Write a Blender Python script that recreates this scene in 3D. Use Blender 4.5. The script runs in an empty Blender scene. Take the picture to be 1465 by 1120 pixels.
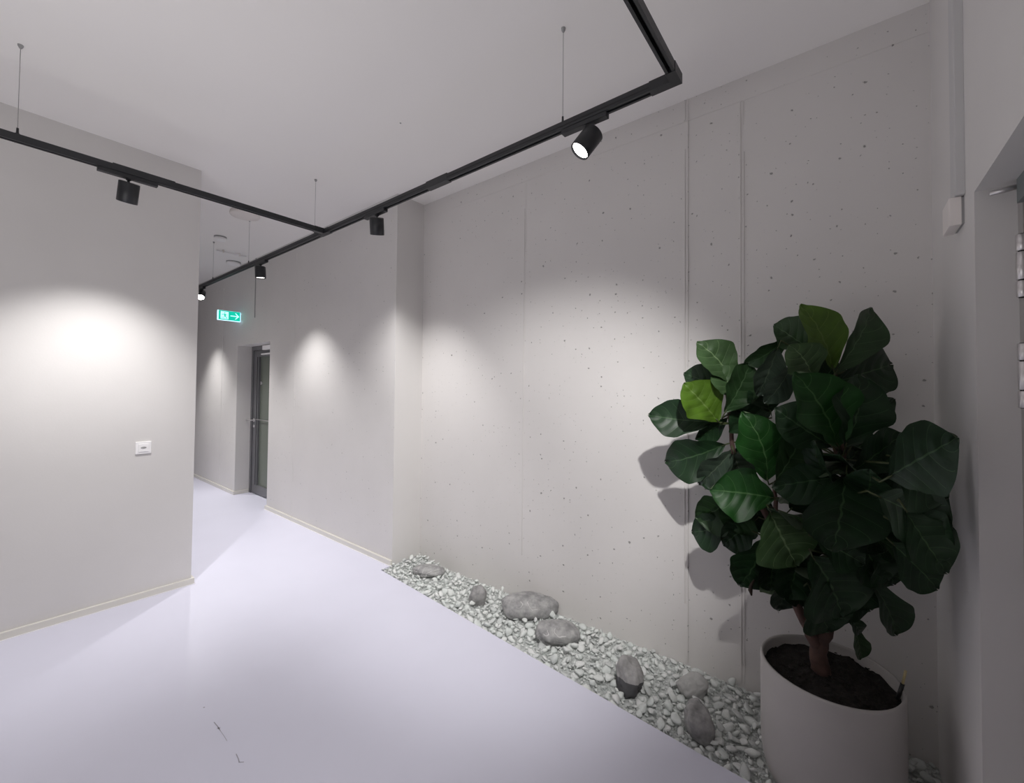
import bpy, bmesh, math, random
from mathutils import Vector, Matrix, noise
random.seed(7)
SC = bpy.context.scene
COL = SC.collection
PI = math.pi
H = 3.24            # ceiling height
CAM = Vector((0, 0, 1.55))

# ------------------------------------------------------------------ materials
def nodes(m):
    m.use_nodes = True
    return m.node_tree.nodes, m.node_tree.links, m.node_tree.nodes['Principled BSDF']

def mat(name, col, rough=.5, metal=0., bump=None, vary=0., vscale=6., spec=None, emit=None, es=1.):
    m = bpy.data.materials.new(name)
    N, L, P = nodes(m)
    P.inputs['Base Color'].default_value = (*col, 1)
    P.inputs['Roughness'].default_value = rough
    P.inputs['Metallic'].default_value = metal
    if spec is not None:
        P.inputs['Specular IOR Level'].default_value = spec
    if emit:
        P.inputs['Emission Color'].default_value = (*emit, 1)
        P.inputs['Emission Strength'].default_value = es
    tc = N.new('ShaderNodeTexCoord')
    if vary:
        n = N.new('ShaderNodeTexNoise'); n.inputs['Scale'].default_value = vscale; n.inputs['Detail'].default_value = 5
        L.new(tc.outputs['Object'], n.inputs['Vector'])
        r = N.new('ShaderNodeValToRGB')
        r.color_ramp.elements[0].position = .3; r.color_ramp.elements[1].position = .7
        r.color_ramp.elements[0].color = (*[c * (1 - vary) for c in col], 1)
        r.color_ramp.elements[1].color = (*[min(1, c * (1 + vary)) for c in col], 1)
        L.new(n.outputs['Fac'], r.inputs['Fac']); L.new(r.outputs['Color'], P.inputs['Base Color'])
    if bump:
        n2 = N.new('ShaderNodeTexNoise'); n2.inputs['Scale'].default_value = bump[0]; n2.inputs['Detail'].default_value = 6
        L.new(tc.outputs['Object'], n2.inputs['Vector'])
        b = N.new('ShaderNodeBump'); b.inputs['Strength'].default_value = bump[1]; b.inputs['Distance'].default_value = bump[2]
        L.new(n2.outputs['Fac'], b.inputs['Height']); L.new(b.outputs['Normal'], P.inputs['Normal'])
    return m

def concrete(name, col, pores=True, amount=.5):
    """painted cast concrete: slight mottling, roller texture, and air holes left by the formwork"""
    m = bpy.data.materials.new(name)
    N, L, P = nodes(m)
    P.inputs['Roughness'].default_value = .62
    P.inputs['Specular IOR Level'].default_value = .35
    tc = N.new('ShaderNodeTexCoord')
    n = N.new('ShaderNodeTexNoise'); n.inputs['Scale'].default_value = 1.7; n.inputs['Detail'].default_value = 6
    L.new(tc.outputs['Object'], n.inputs['Vector'])
    r = N.new('ShaderNodeValToRGB')
    r.color_ramp.elements[0].position = .3; r.color_ramp.elements[1].position = .7
    r.color_ramp.elements[0].color = (*[c * .965 for c in col], 1)
    r.color_ramp.elements[1].color = (*[c * 1.02 for c in col], 1)
    L.new(n.outputs['Fac'], r.inputs['Fac'])
    fine = N.new('ShaderNodeTexNoise'); fine.inputs['Scale'].default_value = 90; fine.inputs['Detail'].default_value = 3
    L.new(tc.outputs['Object'], fine.inputs['Vector'])
    b1 = N.new('ShaderNodeBump'); b1.inputs['Strength'].default_value = .12; b1.inputs['Distance'].default_value = .002
    L.new(fine.outputs['Fac'], b1.inputs['Height'])
    last = b1.outputs['Normal']; colour = r.outputs['Color']
    if pores:
        sep = N.new('ShaderNodeSeparateXYZ'); L.new(tc.outputs['Object'], sep.inputs['Vector'])
        cmb = N.new('ShaderNodeCombineXYZ'); L.new(sep.outputs['X'], cmb.inputs['X']); L.new(sep.outputs['Z'], cmb.inputs['Y'])
        w = N.new('ShaderNodeTexNoise'); w.inputs['Scale'].default_value = 55; w.inputs['Detail'].default_value = 2
        L.new(cmb.outputs['Vector'], w.inputs['Vector'])
        ws = N.new('ShaderNodeVectorMath'); ws.operation = 'SCALE'; ws.inputs['Scale'].default_value = .016
        L.new(w.outputs['Color'], ws.inputs[0])
        wa = N.new('ShaderNodeVectorMath'); wa.operation = 'ADD'
        L.new(cmb.outputs['Vector'], wa.inputs[0]); L.new(ws.outputs['Vector'], wa.inputs[1])
        masks = []
        for sc, rad, pw in ((10.5, .075, 3.0), (23, .075, 3.4)):
            v = N.new('ShaderNodeTexVoronoi'); v.voronoi_dimensions = '2D'; v.inputs['Scale'].default_value = sc
            L.new(wa.outputs['Vector'], v.inputs['Vector'])
            sp = N.new('ShaderNodeSeparateColor'); L.new(v.outputs['Color'], sp.inputs['Color'])
            p = N.new('ShaderNodeMath'); p.operation = 'POWER'; p.inputs[1].default_value = pw
            L.new(sp.outputs['Red'], p.inputs[0])
            mu = N.new('ShaderNodeMath'); mu.operation = 'MULTIPLY'; mu.inputs[1].default_value = rad
            L.new(p.outputs[0], mu.inputs[0])
            d = N.new('ShaderNodeMath'); d.operation = 'SUBTRACT'
            L.new(mu.outputs[0], d.inputs[0]); L.new(v.outputs['Distance'], d.inputs[1])
            s = N.new('ShaderNodeMapRange'); s.inputs['From Min'].default_value = -.004; s.inputs['From Max'].default_value = .02
            L.new(d.outputs[0], s.inputs['Value'])
            masks.append(s.outputs['Result'])
        mx = N.new('ShaderNodeMath'); mx.operation = 'MAXIMUM'
        L.new(masks[0], mx.inputs[0]); L.new(masks[1], mx.inputs[1])
        ma = N.new('ShaderNodeMath'); ma.operation = 'MULTIPLY'; ma.inputs[1].default_value = amount
        L.new(mx.outputs[0], ma.inputs[0])
        mix = N.new('ShaderNodeMixRGB'); mix.inputs['Color2'].default_value = (*[c * .30 for c in col], 1)
        L.new(ma.outputs[0], mix.inputs['Fac']); L.new(colour, mix.inputs['Color1'])
        colour = mix.outputs['Color']
        b2 = N.new('ShaderNodeBump'); b2.invert = True; b2.inputs['Strength'].default_value = .7; b2.inputs['Distance'].default_value = .006
        L.new(ma.outputs[0], b2.inputs['Height']); L.new(last, b2.inputs['Normal']); last = b2.outputs['Normal']
    L.new(colour, P.inputs['Base Color']); L.new(last, P.inputs['Normal'])
    return m

def leafmat(name, col, vein, under, rough=.48):
    """leaf: midrib and side veins from the leaf's own UVs, paler matt underside"""
    m = bpy.data.materials.new(name)
    N, L, P = nodes(m)
    P.inputs['Roughness'].default_value = rough
    P.inputs['Specular IOR Level'].default_value = .4
    uv = N.new('ShaderNodeUVMap')
    sep = N.new('ShaderNodeSeparateXYZ'); L.new(uv.outputs['UV'], sep.inputs['Vector'])
    def math_(op, a, b=None):
        n = N.new('ShaderNodeMath'); n.operation = op
        for i, x in enumerate((a, b)):
            if x is None: continue
            if isinstance(x, (int, float)): n.inputs[i].default_value = x
            else: L.new(x, n.inputs[i])
        return n.outputs[0]
    u, v = sep.outputs['X'], sep.outputs['Y']            # u along the leaf, v across -1..1 stored as 0..1
    av = math_('ABSOLUTE', math_('SUBTRACT', math_('MULTIPLY', v, 2.), 1.))
    midw = math_('SUBTRACT', .045, math_('MULTIPLY', u, .03))
    mid = math_('GREATER_THAN', midw, av)
    q = math_('SUBTRACT', u, math_('MULTIPLY', math_('POWER', av, 1.3), .26))
    fr = math_('ABSOLUTE', math_('SUBTRACT', math_('FRACT', math_('MULTIPLY', q, 5.6)), .5))
    side = math_('MULTIPLY', math_('LESS_THAN', fr, .020), math_('LESS_THAN', av, .86))
    vm = math_('MAXIMUM', mid, math_('MULTIPLY', side, .7))
    tc = N.new('ShaderNodeTexCoord')
    n = N.new('ShaderNodeTexNoise'); n.inputs['Scale'].default_value = 14; n.inputs['Detail'].default_value = 4
    L.new(tc.outputs['Object'], n.inputs['Vector'])
    r = N.new('ShaderNodeValToRGB')
    r.color_ramp.elements[0].position = .3; r.color_ramp.elements[1].position = .75
    r.color_ramp.elements[0].color = (*[c * .75 for c in col], 1); r.color_ramp.elements[1].color = (*[c * 1.25 for c in col], 1)
    L.new(n.outputs['Fac'], r.inputs['Fac'])
    mx = N.new('ShaderNodeMixRGB'); mx.inputs['Color2'].default_value = (*vein, 1)
    L.new(math_('MULTIPLY', vm, .75), mx.inputs['Fac']); L.new(r.outputs['Color'], mx.inputs['Color1'])
    g = N.new('ShaderNodeNewGeometry')
    bk = N.new('ShaderNodeMixRGB'); bk.inputs['Color2'].default_value = (*under, 1)
    L.new(g.outputs['Backfacing'], bk.inputs['Fac']); L.new(mx.outputs['Color'], bk.inputs['Color1'])
    L.new(bk.outputs['Color'], P.inputs['Base Color'])
    b = N.new('ShaderNodeBump'); b.inputs['Strength'].default_value = .22; b.inputs['Distance'].default_value = .003
    hh = math_('ADD', math_('MULTIPLY', math_('POWER', math_('MULTIPLY', fr, 2.), .5), 1.), math_('MULTIPLY', mid, -.6))
    L.new(hh, b.inputs['Height']); L.new(b.outputs['Normal'], P.inputs['Normal'])
    return m

def stonemat(name, c0, c1, veincol, scale=9., veins=.5, two=None):
    m = bpy.data.materials.new(name)
    N, L, P = nodes(m)
    P.inputs['Roughness'].default_value = .75
    tc = N.new('ShaderNodeTexCoord')
    n = N.new('ShaderNodeTexNoise'); n.inputs['Scale'].default_value = scale; n.inputs['Detail'].default_value = 9; n.inputs['Roughness'].default_value = .65
    L.new(tc.outputs['Object'], n.inputs['Vector'])
    r = N.new('ShaderNodeValToRGB')
    r.color_ramp.elements[0].position = .32; r.color_ramp.elements[1].position = .68
    r.color_ramp.elements[0].color = (*c0, 1); r.color_ramp.elements[1].color = (*c1, 1)
    L.new(n.outputs['Fac'], r.inputs['Fac'])
    out = r.outputs['Color']
    if veins:
        w = N.new('ShaderNodeTexNoise'); w.inputs['Scale'].default_value = 5; w.inputs['Detail'].default_value = 3
        L.new(tc.outputs['Object'], w.inputs['Vector'])
        ws = N.new('ShaderNodeVectorMath'); ws.operation = 'SCALE'; ws.inputs['Scale'].default_value = .12
        L.new(w.outputs['Color'], ws.inputs[0])
        wa = N.new('ShaderNodeVectorMath'); wa.operation = 'ADD'
        L.new(tc.outputs['Object'], wa.inputs[0]); L.new(ws.outputs['Vector'], wa.inputs[1])
        v = N.new('ShaderNodeTexNoise'); v.inputs['Scale'].default_value = 7; v.inputs['Detail'].default_value = 1
        L.new(wa.outputs['Vector'], v.inputs['Vector'])
        ds = N.new('ShaderNodeMath'); ds.operation = 'SUBTRACT'; ds.inputs[1].default_value = .5; L.new(v.outputs['Fac'], ds.inputs[0])
        ab = N.new('ShaderNodeMath'); ab.operation = 'ABSOLUTE'; L.new(ds.outputs[0], ab.inputs[0])
        lt = N.new('ShaderNodeMath'); lt.operation = 'LESS_THAN'; lt.inputs[1].default_value = .0045
        L.new(ab.outputs[0], lt.inputs[0])
        gt = N.new('ShaderNodeMath'); gt.operation = 'GREATER_THAN'; gt.inputs[1].default_value = .53
        L.new(w.outputs['Fac'], gt.inputs[0])
        g2 = N.new('ShaderNodeMath'); g2.operation = 'MULTIPLY'; L.new(lt.outputs[0], g2.inputs[0]); L.new(gt.outputs[0], g2.inputs[1])
        mu = N.new('ShaderNodeMath'); mu.operation = 'MULTIPLY'; mu.inputs[1].default_value = veins
        L.new(g2.outputs[0], mu.inputs[0])
        mx = N.new('ShaderNodeMixRGB'); mx.inputs['Color2'].default_value = (*veincol, 1)
        L.new(mu.outputs[0], mx.inputs['Fac']); L.new(out, mx.inputs['Color1']); out = mx.outputs['Color']
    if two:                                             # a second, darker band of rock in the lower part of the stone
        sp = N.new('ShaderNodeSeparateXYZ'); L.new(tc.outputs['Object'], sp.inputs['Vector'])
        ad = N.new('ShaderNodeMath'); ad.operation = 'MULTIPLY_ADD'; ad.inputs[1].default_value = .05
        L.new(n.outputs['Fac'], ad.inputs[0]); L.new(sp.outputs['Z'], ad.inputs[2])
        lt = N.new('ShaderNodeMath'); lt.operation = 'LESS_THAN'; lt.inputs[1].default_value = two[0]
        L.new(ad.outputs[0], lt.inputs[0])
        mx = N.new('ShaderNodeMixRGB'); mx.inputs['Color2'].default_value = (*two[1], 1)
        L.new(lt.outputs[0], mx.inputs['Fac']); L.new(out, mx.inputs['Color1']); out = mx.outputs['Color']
    L.new(out, P.inputs['Base Color'])
    b = N.new('ShaderNodeBump'); b.inputs['Strength'].default_value = .4; b.inputs['Distance'].default_value = .006
    L.new(n.outputs['Fac'], b.inputs['Height']); L.new(b.outputs['Normal'], P.inputs['Normal'])
    return m

WALL = (.685, .668, .655)
M = dict(
    wall=concrete('painted_wall', WALL, pores=False),
    concrete=concrete('painted_concrete', (.69, .67, .655), amount=.75),
    concrete2=concrete('painted_concrete_smooth', WALL, amount=.45),
    floor=mat('resin_floor', (.69, .69, .805), .42, bump=(140, .05, .001), vary=.012, vscale=3),
    ceiling=mat('ceiling_plaster', (.87, .85, .835), .9, bump=(160, .08, .001)),
    base=mat('baseboard_paint', (.71, .69, .64), .4),
    caulk=mat('white_caulk', (.85, .84, .86), .5),
    black=mat('black_powder_coat', (.016, .017, .020), .42, bump=(300, .05, .0005)),
    slot=mat('track_slot', (.006, .006, .007), .6),
    cable=mat('steel_cable', (.30, .29, .29), .4, .6),
    lens=mat('lamp_lens', (.9, .9, .9), .3, emit=(1, .96, .90), es=14),
    lens_dim=mat('lamp_lens_away', (.9, .9, .9), .3, emit=(1, .96, .90), es=6),
    white=mat('white_plastic', (.90, .89, .895), .35),
    offwhite=mat('off_white_plastic', (.80, .755, .73), .45),
    greyplas=mat('grey_plastic', (.34, .34, .34), .45),
    conduit=mat('grey_conduit', (.56, .555, .555), .5),
    steel=mat('brushed_steel', (.66, .64, .64), .35, .85),
    doorframe=mat('dark_grey_aluminium', (.15, .15, .16), .4, .2),
    doorpaint=mat('grey_door_paint', (.36, .345, .33), .5),
    glass=mat('frosted_glass', (.135, .155, .128), .18),
    tealmetal=mat('grey_green_metal', (.17, .19, .19), .5),
    pot=mat('matt_ceramic', (.45, .43, .415), .6, bump=(30, .05, .002), vary=.03, vscale=5),
    soil=mat('soil', (.013, .010, .0085), .95, bump=(60, 1., .012), vary=.6, vscale=70),
    bark=mat('reddish_bark', (.085, .046, .037), .8, bump=(45, .8, .006), vary=.35, vscale=22),
    petiole=mat('petiole', (.05, .065, .022), .6),
    wither=mat('withered_leaf', (.030, .018, .012), .8),
    gauge=mat('black_gauge_tube', (.012, .012, .012), .4),
    gaugetip=mat('cream_gauge_tip', (.55, .46, .24), .5),
    scuff=mat('floor_scuff', (.36, .35, .40), .6),
    grit=stonemat('pale_grit', (.58, .61, .595), (.77, .79, .775), (1, 1, 1), 40, 0),
    bed=mat('gravel_bed', (.52, .54, .53), .9, bump=(80, 1, .01), vary=.3, vscale=60),
    green=mat('exit_green', (.0, .30, .20), .4, emit=(.0, .52, .36), es=.95),
    signwhite=mat('exit_white', (.8, .85, .85), .4, emit=(.42, .92, .95), es=1.0),
    signedge=mat('exit_edge', (.7, .85, .9), .3, emit=(.45, .80, 1.0), es=1.3),
    leaf_d=leafmat('leaf_dark', (.010, .032, .011), (.06, .115, .05), (.07, .10, .06)),
    leaf_r=leafmat('leaf_rich', (.012, .060, .010), (.08, .17, .06), (.08, .12, .06)),
    leaf_m=leafmat('leaf_medium', (.020, .052, .016), (.085, .15, .07), (.08, .12, .06)),
    leaf_l=leafmat('leaf_light', (.042, .085, .030), (.17, .25, .12), (.10, .14, .08)),
    leaf_g=leafmat('leaf_grey', (.045, .068, .048), (.12, .16, .11), (.10, .13, .09), .3),
    leaf_u=leafmat('leaf_underside', (.085, .13, .06), (.15, .20, .10), (.085, .13, .06), .6),
    leaf_y=leafmat('leaf_young', (.062, .125, .011), (.13, .20, .05), (.08, .14, .025)),
)
PEB = [stonemat('pebble_%s' % n, a, b, (.8, .82, .8), 16, v) for n, a, b, v in (
    ('pale', (.66, .69, .67), (.83, .85, .83), 0), ('mint', (.62, .66, .64), (.77, .80, .78), 0),
    ('grey', (.53, .555, .545), (.70, .72, .705), .3), ('white', (.66, .68, .665), (.83, .84, .83), 0))]
ROCK = stonemat('river_stone', (.20, .20, .203), (.46, .455, .45), (.72, .71, .70), 17, .7)
ROCK2 = stonemat('river_stone_plain', (.20, .20, .20), (.42, .41, .405), (.6, .6, .6), 19, .0)
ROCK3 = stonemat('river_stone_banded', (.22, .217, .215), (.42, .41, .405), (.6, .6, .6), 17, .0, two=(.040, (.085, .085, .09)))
ROCK4 = stonemat('river_stone_pale', (.34, .34, .335), (.48, .475, .465), (.6, .6, .6), 14, .0)

# ------------------------------------------------------------------ mesh helpers
def box(bm, x0, x1, y0, y1, z0, z1, mi=0):
    vs = [bm.verts.new((x, y, z)) for x in (x0, x1) for y in (y0, y1) for z in (z0, z1)]
    for q in ((0, 1, 3, 2), (4, 6, 7, 5), (0, 4, 5, 1), (2, 3, 7, 6), (0, 2, 6, 4), (1, 5, 7, 3)):
        f = bm.faces.new([vs[i] for i in q]); f.material_index = mi
    return vs

def frame_of(d):
    d = Vector(d).normalized()
    a = Vector((0, 0, 1)) if abs(d.z) < .9 else Vector((1, 0, 0))
    u = d.cross(a).normalized()
    return d, u, d.cross(u).normalized()

def tube(bm, pts, rads, n=10, mi=0, caps=True, smooth=True):
    pts = [Vector(p) for p in pts]
    if isinstance(rads, (int, float)): rads = [rads] * len(pts)
    rings = []; u = None
    for i, p in enumerate(pts):
        d = (pts[min(i + 1, len(pts) - 1)] - pts[max(i - 1, 0)]).normalized()
        if u is None: _, u, _ = frame_of(d)
        u = (u - d * u.dot(d)).normalized(); w = d.cross(u)
        rings.append([bm.verts.new(p + (u * math.cos(2 * PI * k / n) + w * math.sin(2 * PI * k / n)) * rads[i]) for k in range(n)])
    for a, b in zip(rings, rings[1:]):
        for k in range(n):
            f = bm.faces.new((a[k], a[(k + 1) % n], b[(k + 1) % n], b[k])); f.smooth = smooth; f.material_index = mi
    if caps:
        for r, s in ((rings[0], -1), (rings[-1], 1)):
            f = bm.faces.new(r if s > 0 else r[::-1]); f.material_index = mi

def lathe(bm, c, d, prof, n=40, mi=0, smooth=True):
    """prof: (distance along d, radius); radius 0 closes the shape"""
    d, u, w = frame_of(d); c = Vector(c); rings = []
    for t, r in prof:
        if r <= 1e-6: rings.append([bm.verts.new(c + d * t)])
        else: rings.append([bm.verts.new(c + d * t + (u * math.cos(2 * PI * k / n) + w * math.sin(2 * PI * k / n)) * r) for k in range(n)])
    for a, b in zip(rings, rings[1:]):
        for k in range(n):
            k2 = (k + 1) % n
            if len(a) == 1 and len(b) == 1: continue
            if len(a) == 1: f = bm.faces.new((a[0], b[k2], b[k]))
            elif len(b) == 1: f = bm.faces.new((a[k], a[k2], b[0]))
            else: f = bm.faces.new((a[k], a[k2], b[k2], b[k]))
            f.smooth = smooth; f.material_index = mi

def bevel(bm, w, seg=2):
    bmesh.ops.bevel(bm, geom=list(bm.edges), offset=w, segments=seg, affect='EDGES', profile=.5)

WORLD = {}
def obj(name, bm, mats, parent=None, kind=None, loc=None):
    """links bm (built in world coordinates) as one mesh object"""
    me = bpy.data.meshes.new(name)
    bmesh.ops.recalc_face_normals(bm, faces=bm.faces)
    org = Vector(loc) if loc is not None else (WORLD[parent.name] if parent else Vector((0, 0, 0)))
    bmesh.ops.translate(bm, verts=bm.verts, vec=-org)
    bm.to_mesh(me); bm.free()
    for m in (mats if isinstance(mats, (list, tuple)) else [mats]): me.materials.append(m)
    o = bpy.data.objects.new(name, me); COL.objects.link(o)
    WORLD[o.name] = org
    if parent:
        o.parent = parent; o.location = org - WORLD[parent.name]
    else:
        o.location = org
    if kind: o['kind'] = kind
    return o

def keep_normals(name, bm, mats, parent=None, loc=None):
    me = bpy.data.meshes.new(name)
    org = Vector(loc) if loc is not None else (WORLD[parent.name] if parent else Vector((0, 0, 0)))
    bmesh.ops.translate(bm, verts=bm.verts, vec=-org)
    bm.to_mesh(me); bm.free()
    for m in (mats if isinstance(mats, (list, tuple)) else [mats]): me.materials.append(m)
    o = bpy.data.objects.new(name, me); COL.objects.link(o); WORLD[o.name] = org
    if parent: o.parent = parent; o.location = org - WORLD[parent.name]
    else: o.location = org
    return o

def tag(o, label, cat, group=None):
    o['label'] = label; o['category'] = cat
    if group: o['group'] = group
    return o

def thing(name, label, cat, loc, group=None):
    o = bpy.data.objects.new(name, None); COL.objects.link(o)
    o.empty_display_size = .05; o.location = loc; WORLD[o.name] = Vector(loc)
    return tag(o, label, cat, group)

def bmbox(*a, bev=0, seg=2, mi=0):
    bm = bmesh.new(); box(bm, *a, mi=mi)
    if bev: bevel(bm, bev, seg)
    return bm

# ------------------------------------------------------------------ the setting
XL, YL = -3.985, 1.033        # left wall plane and its free corner
YM, XM = 2.223, -3.07         # middle wall plane and its corner
YB = 2.521                    # recessed concrete wall
XR = .296                     # right wall
XE = -10.5                    # corridor end
YR = -6.0                     # rear of the room
GA, GB = Vector((-3.073, 2.113, 0)), Vector((.296, 1.872, 0))     # floor edge along the gravel
def gedge(x): return GA.y + (GB.y - GA.y) * (x - GA.x) / (GB.x - GA.x)

bm = bmesh.new()
def prism(bm, poly, z0, z1, mi=0):
    a = [bm.verts.new((x, y, z0)) for x, y in poly]; b = [bm.verts.new((x, y, z1)) for x, y in poly]
    bm.faces.new(a[::-1]); bm.faces.new(b)
    for i in range(len(poly)):
        j = (i + 1) % len(poly); bm.faces.new((a[i], a[j], b[j], b[i]))
prism(bm, [(XE - .1, YR), (.70, YR), (.70, GB.y - .03), (GB.x, GB.y), (GA.x, GA.y), (GA.x, YM), (-3.08, 2.62), (XE - .1, 2.62)], -.09, 0)
prism(bm, [(-3.1, 2.0), (.5, 1.75), (.5, 2.62), (-3.1, 2.62)], -.14, -.085)      # bottom of the recess that holds the gravel
# scuffs worn into the floor along the joint
def scuff(pts, w):
    for (x0, y0), (x1, y1) in zip(pts, pts[1:]):
        d = Vector((x1 - x0, y1 - y0, 0)); s = Vector((-d.y, d.x, 0)).normalized() * w
        a, b = Vector((x0, y0, .0006)), Vector((x1, y1, .0006))
        f = bm.faces.new([bm.verts.new(p) for p in (a - s, b - s, b + s, a + s)]); f.material_index = 1
scuff([(-2.277, .691), (-2.235, .6935), (-2.20, .6925)], .0016)
scuff([(-2.225, .690), (-2.215, .696)], .004)
scuff([(-2.20, .6925), (-2.15, .693), (-2.113, .692)], .0009)
scuff([(-2.01, .693), (-1.975, .690), (-1.955, .686)], .0016)
scuff([(-1.958, .685), (-1.942, .699)], .0016)
scuff([(-2.42, .690), (-2.412, .692)], .003)
obj('floor', bm, [M['floor'], M['scuff']], kind='structure')

bm = bmbox(XE - .1, .7, YR - .1, 2.62, H, H + .12)
lathe(bm, (-2.23, 1.627, H), (0, 0, -1), [(0, .006), (.003, .005), (.003, 0)], 10, 1)        # a plugged fixing hole
obj('ceiling', bm, [M['ceiling'], M['greyplas']], kind='structure')

obj('wall_left', bmbox(XE, XL, YR, YL, 0, H), M['wall'], kind='structure')
obj('wall_rear', bmbox(XE, .7, YR - .1, YR, 0, H), M['wall'], kind='structure')
obj('wall_end', bmbox(XE - .1, XE, YR, 2.62, 0, H), M['wall'], kind='structure')

# middle wall with the glass door's opening; formwork seams
DX0, DX1, DZ = -6.74, -5.655, 2.097
bm = bmesh.new()
box(bm, XE, DX0, YM, 2.62, 0, H); box(bm, DX0, DX1, YM, 2.62, DZ, H); box(bm, DX1, XM, YM, 2.62, 0, H)
def ridge(x, y, z0, z1, w, t, breaks=()):
    """thin fin of cement left where two formwork panels met"""
    z = z0
    while z < z1:
        zz = min(z1, z + random.uniform(.12, .45))
        k = random.uniform(.6, 1.2)
        if random.random() > .10:
            box(bm, x - w * k / 2 + random.uniform(-.0006, .0006), x + w * k / 2, y - t * k, y + .001, z, zz)
        z = zz
ridge(-4.975, YM, .06, 3.08, .003, .0018); ridge(-4.955, YM, .4, 2.2, .002, .0012)
ridge(-7.35, YM, .1, 3.0, .004, .0025)
bm.normal_update()
for f in bm.faces:
    if abs(f.normal.x) > .9: f.material_index = 1
obj('wall_middle', bm, [M['concrete2'], M['wall']], kind='structure')

bm = bmesh.new()
box(bm, XM - .01, .7, YB, 2.62, -.12, H)
for dx in (-.0085, .0085):
    ridge(-.719 + dx, YB, .0, H, .0055, .0065); ridge(-.431 + dx * .9, YB, .0, H, .0042, .0048)
ridge(-1.896, YB, .3, 3.10, .005, .0042); ridge(-1.884, YB, 1.3, 3.10, .002, .0015)
ridge(-1.593, YB, 3.11, 3.225, .003, .002)
box(bm, XM, .296, YB - .0025, YB + .001, 3.112, H)          # top pour of the wall, proud by a trowel's edge
obj('wall_back', bm, M['concrete'], kind='structure')

# right wall with the doorway the camera stands beside
NY, NZ, NY0 = 1.775, 2.128, .72
bm = bmesh.new()
box(bm, XR, .72, NY, YB, -.12, H); box(bm, XR, .72, YR, NY, NZ, H); box(bm, XR, .72, YR, NY0, 0, NZ)
obj('wall_right', bm, M['wall'], kind='structure')

# baseboards: profile with a thin pale top edge and a line of caulk at the floor
T = .018
bm = bmesh.new(); prism(bm, [(XL, YR), (XL + T, YR), (XL + T, YL + T), (XE, YL + T), (XE, YL), (XL, YL)], .0, .046); bevel(bm, .0015, 1)
obj('baseboard_left', bm, M['base'], kind='structure')
bm = bmesh.new(); box(bm, DX1 - T, XM, YM - T, YM + .001, 0, .046); bevel(bm, .0015, 1)
obj('baseboard_middle', bm, M['base'], kind='structure')
bm = bmesh.new(); box(bm, XE, DX0 + T, YM - T, YM + .001, 0, .046); box(bm, DX0 - .001, DX0 + T, YM, 2.40, 0, .046); bevel(bm, .0015, 1)
obj('baseboard_corridor', bm, M['base'], kind='structure')
bm = bmesh.new()
box(bm, XL + T, XL + T + .006, YR, YL + T + .006, 0, .004)
box(bm, DX1 - T, XM, YM - T - .006, YM - T, 0, .004)
obj('trim_1', bm, M['caulk'], kind='structure')

# ------------------------------------------------------------------ glass door in the corridor
d = bpy.data.objects.new('door_1', None); COL.objects.link(d); d.location = (-6.2, 2.44, 0); WORLD['door_1'] = Vector(d.location)
d['kind'] = 'structure'
fy = 2.405
bm = bmesh.new()
box(bm, DX0, DX0 + .055, fy, fy + .07, 0, DZ); box(bm, DX1 - .055, DX1, fy, fy + .07, 0, DZ); box(bm, DX0 + .055, DX1 - .055, fy, fy + .07, DZ - .06, DZ)
obj('door_frame', bm, M['doorframe'], d)
lx0, lx1, lz1 = DX0 + .06, DX1 - .06, DZ - .065
bm = bmesh.new()
box(bm, lx0, lx0 + .10, fy + .012, fy + .062, .012, lz1); box(bm, lx1 - .10, lx1, fy + .012, fy + .062, .012, lz1)
box(bm, lx0 + .10, lx1 - .10, fy + .012, fy + .062, .012, .135); box(bm, lx0 + .10, lx1 - .10, fy + .012, fy + .062, lz1 - .09, lz1)
leafo = obj('door_leaf', bm, M['doorframe'], d)
g = obj('glass_pane', bmbox(lx0 + .10, lx1 - .10, fy + .03, fy + .042, .135, lz1 - .09), M['glass'], leafo)
bm = bmesh.new()
for x in (lx0 + .101, lx0 + .163):
    box(bm, x, x + .026, fy + .004, fy + .03, .135, lz1 - .09)
obj('glazing_bead', bm, M['doorframe'], leafo)
bm = bmesh.new()
lathe(bm, (lx0 + .20, fy + .03, 1.57), (0, -1, 0), [(0, .055), (.001, .055), (.001, .047), (.0012, 0)], 24)
for v in bm.verts: v.co.z = 1.57 + (v.co.z - 1.57) * .42
bm2 = bm
o = obj('glass_sticker', bm2, M['greyplas'], leafo)
bm = bmesh.new(); tube(bm, [(lx0 + .12, fy + .005, 1.055), (lx1 - .12, fy + .005, 1.055)], .006, 10)
obj('push_bar', bm, M['steel'], leafo)
bm = bmesh.new()
lathe(bm, (lx0 + .045, fy + .012, 1.04), (0, -1, 0), [(0, .024), (.008, .024), (.01, .02), (.01, 0)], 20)
tube(bm, [(lx0 + .045, fy + .012, 1.04), (lx0 + .045, fy - .045, 1.04), (lx0 + .035, fy - .052, 1.04), (lx0 - .075, fy - .052, 1.04)], .009, 10)
lathe(bm, (lx0 + .045, fy + .012, .955), (0, -1, 0), [(0, .02), (.007, .02), (.007, 0)], 20)
obj('door_handle', bm, M['steel'], leafo)
bm = bmbox(-6.26, -5.98, fy - .045, fy - .001, 2.025, 2.085, bev=.004)
obj('door_closer', bm, M['white'], d)
bm = bmbox(-6.36, -5.90, fy - .022, fy + .004, 1.962, 1.982, bev=.003)
obj('closer_rail', bm, M['white'], d)

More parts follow.
